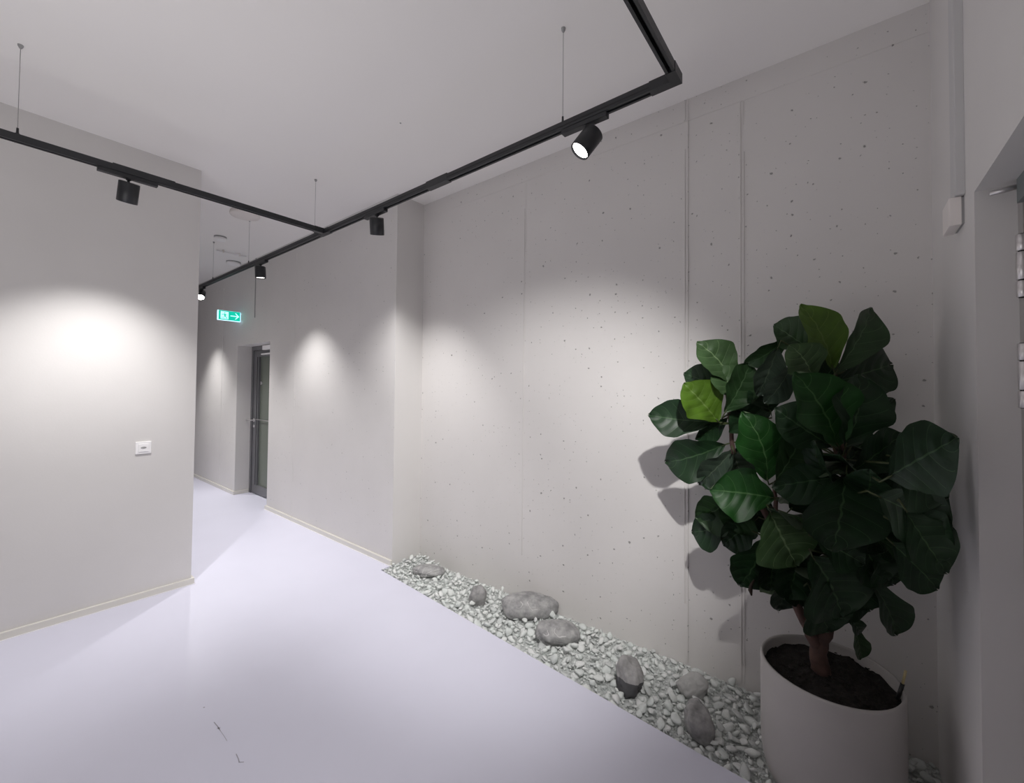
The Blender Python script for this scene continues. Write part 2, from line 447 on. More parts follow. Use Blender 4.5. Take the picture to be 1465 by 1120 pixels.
# ------------------------------------------------------------------ door at the right edge of the view
d = bpy.data.objects.new('door_2', None); COL.objects.link(d); d.location = (.40, 1.3, 0); WORLD['door_2'] = Vector(d.location)
d['kind'] = 'structure'
bm = bmesh.new()
box(bm, .378, .45, 1.735, NY, 0, NZ); box(bm, .378, .45, NY0, .76, 0, NZ)
obj('door_frame', bm, M['doorpaint'], d)
obj('frame_header', bmbox(.368, .45, .76, 1.735, 2.062, NZ), M['tealmetal'], d)
lf = obj('door_leaf', bmbox(.392, .44, .765, 1.73, .006, 2.056), M['doorpaint'], d)
for z0, z1 in ((1.804, 1.978), (1.505, 1.682), (.25, .425)):
    bm = bmesh.new(); zc = z0
    for k, q in enumerate((.275, .45, .275)):
        l = (z1 - z0) * q; e = .0018
        lathe(bm, (.3765, 1.738, zc + e), (0, 0, 1), [(0, 0), (0, .0105), (.0012, .0118), (l - 2 * e - .0012, .0118), (l - 2 * e, .0105), (l - 2 * e, 0)], 20)
        zc += l
    lathe(bm, (.3765, 1.738, z0), (0, 0, 1), [(0, 0), (0, .008), (z1 - z0, .008), (z1 - z0, 0)], 12, 1)
    obj('hinge', bm, [M['steel'], M['slot']], d)
bm = bmesh.new(); tube(bm, [(.322, 1.742, 2.104), (.372, 1.742, 2.110)], .0068, 16)
lathe(bm, (.322, 1.742, 2.104), (-1, 0, -.1), [(0, .0068), (.003, .005), (.003, 0)], 16)
obj('closer_rod', bm, M['steel'], d)

# ------------------------------------------------------------------ lighting track
ZT = 2.784; RW = .0175; RH = .036
trk = thing('lighting_track', 'black suspended lighting track with a T junction and an L corner under the ceiling', 'track light', (-3.227, 1.64, ZT))
def rail_bm(a, b, horiz):
    """U section with a slot along its underside"""
    bm = bmesh.new()
    if horiz:
        box(bm, a, b, 1.64, 1.64 + 2 * RW, ZT - .010, ZT)
        for y in (1.64, 1.64 + 2 * RW - .011): box(bm, a, b, y, y + .011, ZT - RH, ZT - .010)
        box(bm, a, b, 1.64 + .011, 1.64 + 2 * RW - .011, ZT - .016, ZT - .010, 1)
        box(bm, a, b, 1.6395, 1.6405, ZT - .024, ZT - .019, 1)
    else:
        x, y0, y1 = a; 
        box(bm, x - RW, x + RW, y0, y1, ZT - .010, ZT)
        for q in (x - RW, x + RW - .011): box(bm, q, q + .011, y0, y1, ZT - RH, ZT - .010)
        box(bm, x - RW + .011, x + RW - .011, y0, y1, ZT - .016, ZT - .010, 1)
    return bm
XT, XC, YT = -3.227, -.513, 1.64 + RW
obj('rail', rail_bm(-9.2, XC - RW, True), [M['black'], M['slot']], trk)
obj('rail', rail_bm((XT, -1.9, 1.64), 0, False), [M['black'], M['slot']], trk)
obj('rail', rail_bm((XC, -1.9, 1.64), 0, False), [M['black'], M['slot']], trk)
e = .0018
bm = bmesh.new(); box(bm, XT - .075, XT + .075, 1.64 - e, 1.64 + 2 * RW + e, ZT - RH - e, ZT + e)
box(bm, XT - RW - e, XT + RW + e, 1.64 - .075, 1.64, ZT - RH - e, ZT + e)
obj('tee_connector', bm, M['black'], trk)
bm = bmesh.new(); box(bm, XC - .10, XC + RW + e, 1.64 - e, 1.64 + 2 * RW + e, ZT - RH - e, ZT + e)
box(bm, XC - RW - e, XC + RW + e, 1.64 - .05, 1.64, ZT - RH - e, ZT + e)
obj('corner_connector', bm, M['black'], trk)
bm = bmbox(-1.985, -1.80, 1.64 - e, 1.64 + 2 * RW + e, ZT - RH - e, ZT + .004); obj('joint_sleeve', bm, M['black'], trk)
bm = bmbox(XT - RW - e, XT + RW + e, .42, .70, ZT - RH + .002, ZT + .004); obj('joint_sleeve', bm, M['black'], trk)
def hanger(x, y):
    bm = bmesh.new(); tube(bm, [(x, y, ZT + .03), (x, y, H - .01)], .0012, 6)
    w = obj('suspension_cable', bm, M['cable'], trk)
    bm = bmesh.new(); lathe(bm, (x, y, ZT), (0, 0, 1), [(0, .010), (.006, .010), (.008, .0055), (.034, .0045), (.036, 0)], 12)
    obj('cable_grip', bm, M['black'], w)
    bm = bmesh.new(); lathe(bm, (x, y, H), (0, 0, -1), [(0, .011), (.008, .010), (.018, .005), (.02, 0)], 12)
    obj('ceiling_anchor', bm, M['greyplas'], w)
for x in (-1.029, -3.40, -4.783, -5.863, -7.6): hanger(x, YT)
hanger(XT, .074); hanger(XT, -1.4); hanger(XC, -.3); hanger(XC, -1.5)

def spot_light(name, loc, direction, power, cone, blend=.5, size=.03, colour=(1, .98, .962)):
    l = bpy.data.lights.new(name, 'SPOT'); l.energy = power; l.spot_size = math.radians(cone); l.spot_blend = blend
    l.shadow_soft_size = size; l.color = colour
    o = bpy.data.objects.new(name, l); COL.objects.link(o); o.location = loc
    o.rotation_euler = Vector(direction).to_track_quat('-Z', 'Y').to_euler()
    return o

def spotlight(label, x, y, d, along, power, cone, blend=.5, lens='lens_dim', drop=.078, plate=(.12, .12), aim=None):
    """adapter under the rail, stem, cylindrical head aimed along d"""
    r = thing('spotlight', label, 'spotlight', (x, y, ZT - RH), 'black cylinder spotlights clipped to the lighting track')
    z = ZT - RH
    a, b = plate
    if along == 'x': bm = bmbox(x - a, x + b, y - .0165, y + .0165, z - .022, z - .0002, bev=.002)
    else: bm = bmbox(x - .0165, x + .0165, y - a, y + b, z - .022, z - .0002, bev=.002)
    obj('track_adapter', bm, M['black'], r)
    d = Vector(d).normalized()
    piv = Vector((x, y, z - .022 - drop))
    bm = bmesh.new(); tube(bm, [(x, y, z - .020), piv + Vector((0, 0, .028))], .0062, 10)
    lathe(bm, (x, y, z - .021), (0, 0, -1), [(0, .012), (.008, .012), (.010, .006)], 14)
    obj('stem', bm, M['black'], r)
    R_, Lh = .047, .112
    top = piv - d * (Lh * .50)
    bm = bmesh.new()
    lathe(bm, top, d, [(0, 0), (0, R_ - .003), (.003, R_), (Lh - .001, R_), (Lh, R_ - .001), (Lh, R_ - .004), (Lh - .010, R_ - .006), (Lh - .012, 0)], 40)
    for f in bm.faces: f.smooth = True
    hd = obj('lamp_head', bm, M['black'], r)
    bm = bmesh.new(); lathe(bm, top + d * (Lh - .0115), d, [(0, R_ - .0065), (.003, R_ - .0066), (.0045, R_ * .5), (.005, 0)], 32)
    obj('lens', bm, M[lens], hd)
    spot_light('spotlight_beam', top + d * (Lh + .012), aim or d, power, cone, blend)
    return r
LEAVES = [
    ('y', (-0.039, 2.164, 1.639), (-0.119, 2.017, 1.884), (-0.121, -0.126, -0.071), 0.1),
    ('m', (-0.032, 2.171, 1.621), (0.1, 2.294, 1.89), (-0.103, -0.148, 0.074), 0.14),
    ('m', (-0.1, 2.14, 1.709), (-0.236, 2.13, 1.835), (-0.071, -0.072, -0.132), 0.1),
    ('d', (-0.026, 2.227, 1.584), (0.168, 2.431, 1.662), (-0.047, -0.062, 0.2), 0.1),
    ('l', (-0.101, 2.04, 1.595), (-0.156, 1.916, 1.717), (-0.117, -0.103, -0.093), 0.12),
    ('m', (-0.193, 2.14, 1.788), (-0.346, 2.124, 1.66), (0.042, 0.074, -0.078), 0.18),
    ('g', (-0.22, 2.069, 1.726), (-0.285, 2.075, 1.521), (0.104, 0.123, -0.048), 0.12),
    ('g', (-0.172, 2.058, 1.648), (-0.26, 2.044, 1.492), (0.069, 0.088, -0.061), 0.12),
    ('r', (-0.021, 2.008, 1.336), (-0.127, 1.814, 1.605), (-0.161, -0.144, -0.112), 0.1),
    ('d', (-0.001, 2.011, 1.337), (0.048, 1.979, 1.6), (-0.172, -0.151, 0.05), 0.08),
    ('d', (-0.042, 2.043, 1.334), (-0.21, 1.956, 1.474), (-0.083, -0.074, -0.154), 0.08),
    ('d', (0.052, 2.268, 1.42), (0.165, 2.381, 1.513), (-0.038, -0.051, 0.073), 0.05),
    ('l', (-0.411, 2.203, 1.574), (-0.532, 2.075, 1.767), (-0.1, -0.108, -0.115), 0.1),
    ('l', (-0.379, 2.18, 1.496), (-0.476, 2.124, 1.65), (-0.091, -0.089, -0.093), 0.08),
    ('m', (-0.436, 2.135, 1.442), (-0.328, 2.139, 1.665), (-0.11, -0.128, 0.08), 0.1),
    ('d', (-0.449, 2.25, 1.558), (-0.643, 2.222, 1.631), (-0.03, -0.052, -0.135), 0.1),
    ('y', (-0.476, 2.181, 1.397), (-0.58, 2.03, 1.57), (-0.121, -0.118, -0.14), 0.08),
    ('d', (-0.499, 2.189, 1.392), (-0.784, 2.115, 1.415), (-0.01, -0.029, -0.183), 0.08),
    ('d', (-0.446, 2.231, 1.412), (-0.579, 2.204, 1.296), (0.034, 0.081, -0.083), 0.1),
    ('d', (-0.455, 2.227, 1.282), (-0.727, 2.193, 1.159), (0.048, 0.076, -0.219), 0.16),
    ('g', (-0.424, 2.227, 1.253), (-0.561, 2.2, 1.076), (0.092, 0.096, -0.117), 0.1),
    ('g', (-0.4, 2.143, 1.259), (-0.353, 2.134, 1.135), (0.107, 0.116, 0.053), 0.1),
    ('r', (-0.263, 2.102, 1.157), (-0.32, 1.972, 1.446), (-0.155, -0.141, -0.063), 0.1),
    ('m', (-0.223, 2.031, 1.175), (-0.111, 2.011, 1.4), (-0.129, -0.125, 0.104), 0.08),
    ('r', (-0.243, 2.12, 1.085), (-0.458, 2.0, 1.102), (-0.019, -0.028, -0.227), 0.14),
    ('m', (-0.402, 2.199, 1.045), (-0.57, 2.171, 0.915), (0.075, 0.084, -0.186), 0.12),
    ('d', (-0.428, 2.234, 0.9), (-0.606, 2.222, 0.823), (0.025, 0.051, -0.197), 0.14),
    ('d', (-0.336, 2.229, 0.939), (-0.456, 2.215, 0.799), (0.089, 0.094, -0.143), 0.1),
    ('l', (-0.246, 2.042, 1.042), (-0.148, 1.997, 0.866), (0.197, 0.172, 0.13), 0.14),
    ('d', (-0.281, 2.172, 0.884), (-0.363, 2.112, 0.673), (0.173, 0.16, -0.115), 0.12),
    ('u', (-0.22, 2.146, 0.808), (-0.29, 2.146, 0.653), (0.062, 0.076, -0.058), 0.16),
    ('g', (-0.204, 2.16, 0.759), (-0.229, 2.197, 0.573), (0.096, 0.096, -0.024), 0.16),
    ('d', (0.001, 1.977, 1.243), (-0.026, 1.861, 0.991), (0.248, 0.211, -0.039), 0.1),
    ('d', (-0.086, 1.992, 0.979), (0.05, 2.0, 0.921), (0.055, 0.059, 0.127), 0.12),
    ('d', (-0.101, 1.982, 0.914), (-0.004, 2.04, 0.693), (0.211, 0.183, 0.141), 0.1),
    ('d', (-0.111, 2.055, 0.757), (-0.047, 2.085, 0.602), (0.145, 0.132, 0.085), 0.1),
    ('d', (0.068, 2.093, 0.838), (0.156, 2.195, 0.613), (0.092, 0.11, 0.044), 0.1),
    ('d', (0.018, 1.99, 1.249), (0.16, 2.023, 1.392), (-0.074, -0.082, 0.133), 0.08),
    ('d', (0.103, 1.751, 1.281), (0.236, 1.655, 1.415), (-0.083, -0.072, 0.199), 0.08),
    ('d', (0.081, 1.838, 1.203), (0.241, 1.788, 1.138), (0.068, 0.049, 0.181), 0.1),
    ('d', (0.122, 1.821, 1.128), (0.241, 1.764, 1.076), (0.065, 0.048, 0.151), 0.1),
    ('d', (0.123, 1.965, 1.023), (0.235, 1.956, 0.904), (0.089, 0.068, 0.117), 0.1),
    ('m', (0.087, 2.001, 1.019), (0.195, 2.013, 0.925), (0.039, 0.062, 0.047), 0.14),
    ('d', (0.034, 2.062, 0.981), (0.122, 2.085, 0.85), (0.131, 0.113, 0.127), 0.1),
    ('d', (-0.019, 2.039, 1.217), (-0.223, 1.955, 1.16), (0.018, 0.038, -0.159), 0.08),
    ('m', (0.022, 2.191, 0.607), (0.047, 2.215, 0.467), (0.055, 0.076, 0.002), 0.14),
    ('d', (-0.007, 2.14, 0.665), (0.046, 2.185, 0.583), (0.036, 0.06, 0.024), 0.14),
    ('d', (-0.143, 2.247, 1.203), (-0.202, 2.196, 1.355), (-0.161, -0.144, -0.103), 0.08),
    ('d', (-0.097, 2.305, 1.349), (-0.146, 2.288, 1.487), (-0.167, -0.15, -0.096), 0.08),
    ('d', (-0.004, 2.255, 1.22), (0.088, 2.324, 1.366), (-0.134, -0.13, 0.138), 0.08),
    ('d', (-0.189, 2.19, 1.031), (-0.092, 2.238, 1.157), (-0.133, -0.13, 0.175), 0.08),
    ('d', (-0.198, 2.159, 0.95), (-0.116, 2.203, 0.81), (0.154, 0.138, 0.135), 0.08),
    ('d', (-0.005, 2.183, 1.012), (0.061, 2.207, 1.145), (-0.148, -0.14, 0.129), 0.08),
    ('d', (-0.328, 2.276, 1.334), (-0.391, 2.221, 1.48), (-0.155, -0.139, -0.112), 0.08),
    ('d', (-0.269, 2.243, 1.449), (-0.293, 2.22, 1.591), (-0.154, -0.14, -0.046), 0.08),
    ('d', (0.021, 2.315, 1.617), (-0.05, 2.288, 1.482), (0.136, 0.13, -0.115), 0.08),
    ('d', (0.055, 2.075, 1.127), (0.176, 2.043, 1.156), (0.002, 0.008, 0.217), 0.08),
    ('d', (0.076, 2.119, 1.045), (0.206, 2.097, 0.979), (0.083, 0.074, 0.178), 0.08),
    ('d', (-0.049, 2.153, 0.848), (0.06, 2.217, 0.746), (0.113, 0.104, 0.173), 0.08),
    ('d', (-0.185, 2.146, 0.871), (-0.14, 2.187, 0.694), (0.152, 0.138, 0.06), 0.08),
    ('d', (-0.361, 2.306, 1.134), (-0.447, 2.285, 1.244), (-0.103, -0.098, -0.114), 0.08),
    ('d', (0.075, 2.062, 1.208), (0.184, 2.018, 1.328), (-0.082, -0.082, 0.157), 0.08),
    ('d', (-0.298, 2.256, 1.058), (-0.353, 2.242, 0.89), (0.161, 0.15, -0.086), 0.08),
    ('d', (0.134, 1.851, 1.296), (0.238, 1.808, 1.233), (0.076, 0.068, 0.162), 0.08),
    ('d', (0.112, 2.068, 1.139), (0.235, 2.04, 1.084), (0.072, 0.065, 0.177), 0.08),
    ('d', (0.157, 1.861, 1.158), (0.239, 1.847, 1.251), (-0.078, -0.079, 0.149), 0.08),
    ('d', (0.143, 1.786, 1.183), (0.23, 1.744, 1.029), (0.103, 0.092, 0.087), 0.08),
    ('d', (0.044, 2.041, 1.107), (0.11, 2.02, 0.976), (0.15, 0.129, 0.109), 0.08),
    ('d', (0.183, 1.863, 1.344), (0.241, 1.831, 1.407), (-0.069, -0.071, 0.139), 0.08),
    ('d', (-0.093, 2.227, 1.529), (-0.034, 2.27, 1.679), (-0.133, -0.121, 0.083), 0.08),
    ('d', (-0.166, 2.227, 1.262), (-0.264, 2.174, 1.319), (-0.075, -0.067, -0.191), 0.08),
    ('d', (-0.446, 2.292, 1.026), (-0.495, 2.301, 1.154), (-0.16, -0.138, -0.077), 0.08),
    ('d', (-0.4, 2.28, 0.971), (-0.449, 2.296, 0.823), (0.156, 0.139, -0.077), 0.08),
    ('d', (0.014, 2.154, 0.772), (0.078, 2.208, 0.677), (0.115, 0.101, 0.121), 0.08),
    ('m', (-0.264, 2.187, 0.839), (-0.229, 2.219, 0.701), (0.146, 0.127, 0.06), 0.1),
    ('d', (-0.15, 2.071, 0.888), (-0.188, 2.021, 0.707), (0.146, 0.137, -0.054), 0.1),
    ('d', (-0.242, 2.102, 0.841), (-0.248, 2.101, 0.694), (0.132, 0.125, -0.014), 0.1),
    ('d', (-0.136, 2.109, 0.839), (-0.147, 2.08, 0.664), (0.14, 0.131, -0.019), 0.1),
    ('m', (-0.356, 2.185, 1.031), (-0.427, 2.183, 0.89), (0.133, 0.128, -0.112), 0.1),
    ('d', (-0.05, 2.155, 0.766), (-0.094, 2.099, 0.608), (0.156, 0.145, -0.073), 0.1),
    ('d', (0.045, 2.151, 0.874), (-0.009, 2.087, 0.707), (0.16, 0.149, -0.084), 0.1),
    ('d', (0.094, 2.11, 0.95), (0.141, 2.1, 0.838), (0.138, 0.127, 0.082), 0.1),
    ('d', (-0.047, 2.227, 1.267), (-0.206, 2.199, 1.214), (-0.019, 0.158, -0.027), 0.08),
    ('d', (-0.028, 2.18, 0.879), (-0.173, 2.055, 0.82), (-0.099, 0.093, 0.045), 0.08),
    ('d', (-0.04, 2.299, 1.138), (-0.15, 2.413, 1.165), (0.114, 0.112, -0.002), 0.08),
    ('d', (-0.073, 2.126, 1.285), (-0.021, 1.981, 1.235), (-0.14, -0.037, -0.037), 0.08),
    ('d', (0.077, 2.088, 1.09), (0.268, 2.079, 1.16), (-0.006, -0.149, -0.002), 0.08),
    ('d', (-0.039, 2.106, 0.779), (-0.17, 2.174, 0.883), (0.058, 0.12, -0.006), 0.08),
    ('d', (-0.064, 2.254, 1.41), (-0.074, 2.424, 1.458), (0.149, 0.004, 0.016), 0.08),
    ('d', (0.056, 2.25, 0.972), (0.213, 2.328, 0.972), (0.068, -0.138, 0.032), 0.08),
    ('d', (-0.064, 2.277, 1.3), (0.027, 2.432, 1.323), (0.141, -0.082, -0.005), 0.08),
    ('d', (-0.094, 2.262, 1.24), (-0.234, 2.409, 1.255), (0.091, 0.09, -0.03), 0.08),
    ('d', (-0.084, 2.154, 1.309), (-0.256, 2.165, 1.319), (0.009, 0.132, 0.006), 0.08),
    ('d', (-0.013, 2.195, 1.316), (-0.107, 2.301, 1.197), (0.084, 0.102, 0.024), 0.08),
    ('d', (0.053, 2.068, 1.159), (0.061, 1.891, 1.268), (-0.15, 0.017, 0.039), 0.08),
    ('d', (-0.03, 2.053, 1.174), (-0.1, 1.955, 1.35), (-0.086, 0.095, 0.019), 0.08),
    ('d', (-0.115, 2.207, 1.256), (-0.277, 2.242, 1.305), (0.033, 0.137, 0.011), 0.08),
    ('d', (-0.001, 2.086, 1.264), (-0.022, 1.901, 1.31), (-0.131, 0.027, 0.045), 0.08),
    ('d', (-0.055, 2.182, 1.107), (-0.152, 2.31, 1.184), (0.126, 0.081, 0.021), 0.08),
    ('d', (-0.035, 2.154, 1.174), (-0.129, 2.015, 1.223), (-0.11, 0.09, 0.041), 0.08),
    ('d', (0.025, 2.217, 1.32), (0.051, 2.38, 1.274), (0.14, -0.017, 0.017), 0.08),
    ('d', (0.024, 2.127, 1.018), (0.171, 2.183, 0.911), (0.055, -0.132, 0.006), 0.08),
    ('d', (-0.107, 2.226, 1.127), (-0.244, 2.269, 1.047), (0.027, 0.128, 0.021), 0.08),
    ('d', (-0.137, 2.139, 1.03), (-0.229, 1.965, 1.062), (-0.111, 0.065, 0.035), 0.08),
    ('d', (-0.001, 2.322, 1.34), (-0.029, 2.464, 1.229), (0.121, 0.063, 0.051), 0.08),
]
spotlight('black cylinder spotlight tilted toward the left wall, hanging on the left arm of the track', XT, .49, (-.42, -.02, -1), 'y', 92, 86, 1., plate=(.13, .13), aim=(-.355, -.05, -.95))
spotlight('black cylinder spotlight with no lit face showing, hanging just right of the T junction', -2.52, YT, (-.34, .30, -1), 'x', 62, 92, 1., plate=(.14, .10), aim=(-.30, .30, -1))
spotlight('black cylinder spotlight pointing straight down, hanging above the corridor near the glass door', -4.48, YT, (0, .06, -1), 'x', 75, 98, .9, plate=(.10, .14), aim=(0, .1, -1))
spotlight('black spotlight with a big glowing round lens, hanging nearest the corner of the track', -.902, YT, (-.42, -.40, -.78), 'x', 60, 92, 1., lens='lens', drop=.074, plate=(.125, .10))
spotlight('small glowing spotlight at the far end of the track, half hidden by the left wall', -6.30, YT, (.62, -.25, -.74), 'x', 105, 100, .8, lens='lens', drop=.062, aim=(.15, -.1, -1))
# lamps of the same track beyond the picture
spot_light('corridor_beam', (-7.55, YT, 2.62), (0, .06, -1), 110, 92, 1.)
spot_light('room_beam', (-.513, -1.43, 2.62), (-.55, .30, -.8), 34, 96, 1.)
spot_light('wall_beam', (.10, .45, 2.68), (-2.0, 2.07, -1.98), 230, 58, .8)
def fill_light(name, loc, sx, sy, power):
    l = bpy.data.lights.new(name, 'AREA'); l.shape = 'RECTANGLE'; l.size = sx; l.size_y = sy; l.energy = power; l.color = (1, .985, .97)
    o = bpy.data.objects.new(name, l); COL.objects.link(o); o.location = loc; o.rotation_euler = (PI, 0, 0)
fill_light('ceiling_fill', (-1.55, -1.0, 1.05), 2.0, 1.6, 24)          # unseen fill added behind the camera, lifts ambient bounce off the ceiling

# ------------------------------------------------------------------ ceiling and wall fittings
bm = bmesh.new(); lathe(bm, (-4.62, 1.56, H), (0, 0, -1), [(0, .125), (.022, .130), (.034, .124), (.042, .095), (.046, 0)], 40)
tag(obj('ceiling_light', bm, M['offwhite'], loc=(-4.62, 1.56, H)), 'large unlit round ceiling light partly behind the track over the corridor mouth', 'ceiling light')
def detector(x, y, r, label):
    t = thing('smoke_detector', label, 'smoke detector', (x, y, H))
    bm = bmesh.new(); lathe(bm, (x, y, H), (0, 0, -1), [(0, r), (.014, r), (.016, r * .93), (.016, 0)], 28); obj('mount', bm, M['greyplas'], t)
    bm = bmesh.new(); lathe(bm, (x, y, H - .016), (0, 0, -1), [(0, r * .96), (.014, r), (.024, r * .92), (.030, r * .6), (.031, 0)], 28); obj('cover', bm, M['white'], t)
detector(-5.60, 1.645, .062, 'round white smoke detector on the corridor ceiling, nearer one, left of a hanging cable')
detector(-6.60, 2.10, .085, 'round white smoke detector on the corridor ceiling, farther one, just above the track')
t = thing('ceiling_bar', 'thin white bar on two clips across the corridor ceiling', 'rail', (-6.11, 1.92, H))
bm = bmesh.new(); tube(bm, [(-6.115, 1.755, H - .026), (-6.105, 2.085, H - .026)], .010, 12); obj('bar', bm, M['white'], t)
for y in (1.83, 2.01):
    obj('clip', bmbox(-6.124, -6.096, y - .008, y + .008, H - .038, H - .0002, bev=.002), M['offwhite'], t)

# exit sign: flag mounted on the wall over the glass door, lit through its face
t = thing('exit_sign', 'lit green emergency exit sign with running man and right arrow above the corridor door', 'exit sign', (-6.64, YM, 2.49))
x0, x1, y0, y1, z0, z1 = -6.652, -6.626, 1.937, 2.212, 2.421, 2.556
obj('housing', bmbox(x0, x1, y0, y1, z0, z1, bev=.002), M['signedge'], t)
obj('wall_bracket', bmbox(x0 - .004, x1 + .004, y1, YM + .001, z0 + .02, z1 - .02), M['white'], t)
fx = x1 + .0012
obj('sign_face', bmbox(x1 - .001, fx, y0 + .012, y1 - .006, z0 + .008, z1 - .002), M['green'], t)
def sign_poly(bm, polys, x):
    for p in polys:
        a = [bm.verts.new((x, y0 + .012 + q[0] * .257, z0 + .008 + q[1] * .125)) for q in p]
        b = [bm.verts.new((x + .001, v.co.y, v.co.z)) for v in a]
        bm.faces.new(b); bm.faces.new(a[::-1])
        for i in range(len(a)):
            j = (i + 1) % len(a); bm.faces.new((a[i], a[j], b[j], b[i]))
bm = bmesh.new(); sign_poly(bm, [[(.09, .10), (.45, .10), (.45, .90), (.09, .90)]], fx)
pic = obj('pictogram', bm, M['signwhite'], t)
bm = bmesh.new()
hx, hy = .275, .76
sign_poly(bm, [[(hx + .030 * math.cos(k * PI / 5), hy + .062 * math.sin(k * PI / 5)) for k in range(10)],
               [(.235, .66), (.30, .66), (.325, .42), (.255, .40)],                      # trunk
               [(.30, .66), (.385, .55), (.37, .50), (.29, .58)],                        # arm forward
               [(.235, .66), (.235, .58), (.17, .55), (.165, .47), (.145, .48), (.15, .60)],   # arm back
               [(.255, .42), (.325, .42), (.385, .26), (.375, .13), (.345, .13), (.35, .25)],   # leg forward
               [(.255, .42), (.30, .38), (.235, .26), (.12, .26), (.12, .20), (.245, .20)]], fx + .001)
obj('running_man', bm, M['green'], pic)
bm = bmesh.new()
sign_poly(bm, [[(.54, .45), (.86, .45), (.86, .55), (.54, .55)], [(.75, .84), (.80, .84), (.94, .52), (.94, .48), (.88, .48)], [(.88, .52), (.94, .52), (.94, .48), (.80, .16), (.75, .16)]], fx)
obj('arrow', bm, M['signwhite'], t)

tag(obj('wall_cable', bmbox(-6.156, -6.146, YM - .008, YM + .001, 2.44, H, bev=.001), M['greyplas'], loc=(-6.15, YM, 2.44)), 'thin grey cable duct running down the corridor wall from the ceiling above the glass door', 'cable')

# switch on the left wall
t = thing('light_switch', 'square white wall switch plate with a small grey oval, on the left wall', 'switch', (XL, .727, 1.085))
obj('plate', bmbox(XL - .001, XL + .009, .683, .771, 1.041, 1.129, bev=.003), M['white'], t)
rk = obj('rocker', bmbox(XL + .008, XL + .0125, .698, .756, 1.056, 1.114, bev=.0015), M['white'], t)
bm = bmesh.new()
lathe(bm, (XL + .0122, .727, 1.086), (1, 0, 0), [(0, .016), (.0012, .016), (.0012, .0105), (.0004, .0085), (.0004, 0)], 24)
for v in bm.verts: v.co.z = 1.086 + (v.co.z - 1.086) * .45
obj('oval_mark', bm, M['greyplas'], rk)
bm = bmesh.new(); lathe(bm, (XL - .001, .052, .443), (1, 0, 0), [(0, .032), (.012, .032), (.016, .028), (.016, 0)], 28)
tag(obj('wall_button', bm, M['white'], loc=(XL, .052, .443)), 'round white fitting low on the left wall, cut by the left edge of the view', 'button')

# junction box and its conduit on the right wall
t = thing('junction_box', 'small off-white junction box on the right wall beside the doorway', 'junction box', (XR, 1.955, 2.12))
obj('cover', bmbox(.262, .290, 1.90, 2.015, 2.075, 2.165, bev=.002), M['offwhite'], t)
obj('back_plate', bmbox(.289, XR + .0005, 1.903, 2.012, 2.078, 2.162), M['greyplas'], t)
tag(obj('cable_conduit', bmbox(.274, XR + .0005, 1.885, 1.962, 2.166, H, bev=.002), M['conduit'], loc=(XR, 1.92, 2.166)), 'grey cable trunking on the right wall rising from the junction box to the ceiling', 'conduit')

# ------------------------------------------------------------------ potted fiddle-leaf fig
PX, PY, PZ = -.062, 2.128, -.055
pl = thing('potted_fig', 'tall fiddle-leaf fig in a round grey pot at the end of the gravel', 'potted plant', (PX, PY, PZ))
R0 = .233
bm = bmesh.new()
prof = [(0, 0), (0, .150), (.006, .172), (.022, .196), (.05, .214), (.095, .226), (.15, .2315), (.25, R0), (.485, R0), (.493, R0 - .002), (.495, R0 - .006), (.493, R0 - .011), (.485, R0 - .013), (.40, R0 - .014), (.40, 0)]
lathe(bm, (PX, PY, PZ), (0, 0, 1), prof, 72)
obj('pot', bm, M['pot'], pl)
bm = bmesh.new()
rings = []
for i in range(15):
    r = (R0 - .0138) * i / 14
    rings.append([bm.verts.new((PX + r * math.cos(2 * PI * k / 60), PY + r * math.sin(2 * PI * k / 60),
                  .398 + .016 * noise.noise(Vector((r * math.cos(2 * PI * k / 60) * 22, r * math.sin(2 * PI * k / 60) * 22, 1))) + .006 * noise.noise(Vector((r * math.cos(2 * PI * k / 60) * 80, r * math.sin(2 * PI * k / 60) * 80, 3))) + .02 * (1 - i / 14))) for k in range(60)])
for a, b in zip(rings, rings[1:]):
    for k in range(60): bm.faces.new((a[k], a[(k + 1) % 60], b[(k + 1) % 60], b[k]))
bmesh.ops.remove_doubles(bm, verts=bm.verts, dist=1e-5)
for k in range(160):                                            # crumbs and bark chips in the soil
    a = random.uniform(0, 2 * PI); r = (R0 - .03) * math.sqrt(random.random()); s = random.uniform(.002, .006)
    mtx = Matrix.Translation((PX + r * math.cos(a), PY + r * math.sin(a), .412 + .008 * (1 - r / R0))) @ Matrix.Rotation(random.uniform(0, 3), 4, 'Z') @ Matrix.Rotation(random.uniform(0, 1), 4, 'X') @ Matrix.Diagonal((s * 1.6, s, s * .6, 1))
    bmesh.ops.create_icosphere(bm, subdivisions=1, radius=1, matrix=mtx)
obj('soil', bm, M['soil'], pl)

BR = dict(base=(-.082, 2.128, .375), fork=(-.093, 2.118, .499), l1=(-.159, 2.096, .659), l2=(-.239, 2.192, .903), l3=(-.419, 2.231, 1.25), l4=(-.443, 2.204, 1.523),
          r1=(-.045, 2.162, .63), r2=(-.016, 2.138, .928), r3=(-.004, 2.128, 1.205), t1=(-.033, 2.209, 1.615), t0=(-.136, 2.163, 1.701), rr=(.133, 2.111, 1.109), lc=(-.245, 2.142, 1.147))
def wob(p, q, n=6, a=.008):
    p, q = Vector(p), Vector(q)
    return [p.lerp(q, i / n) + (Vector((noise.noise(p * 9 + Vector((i, 0, 0))), noise.noise(q * 9 + Vector((0, i, 0))), 0)) * a if 0 < i < n else Vector()) for i in range(n + 1)]
def path(names, r0, r1):
    pts = []
    for a, b in zip(names, names[1:]):
        s = wob(BR[a], BR[b]); pts += s if not pts else s[1:]
    return pts, [r0 + (r1 - r0) * i / (len(pts) - 1) for i in range(len(pts))]
bm = bmesh.new()
SAMPLES = []
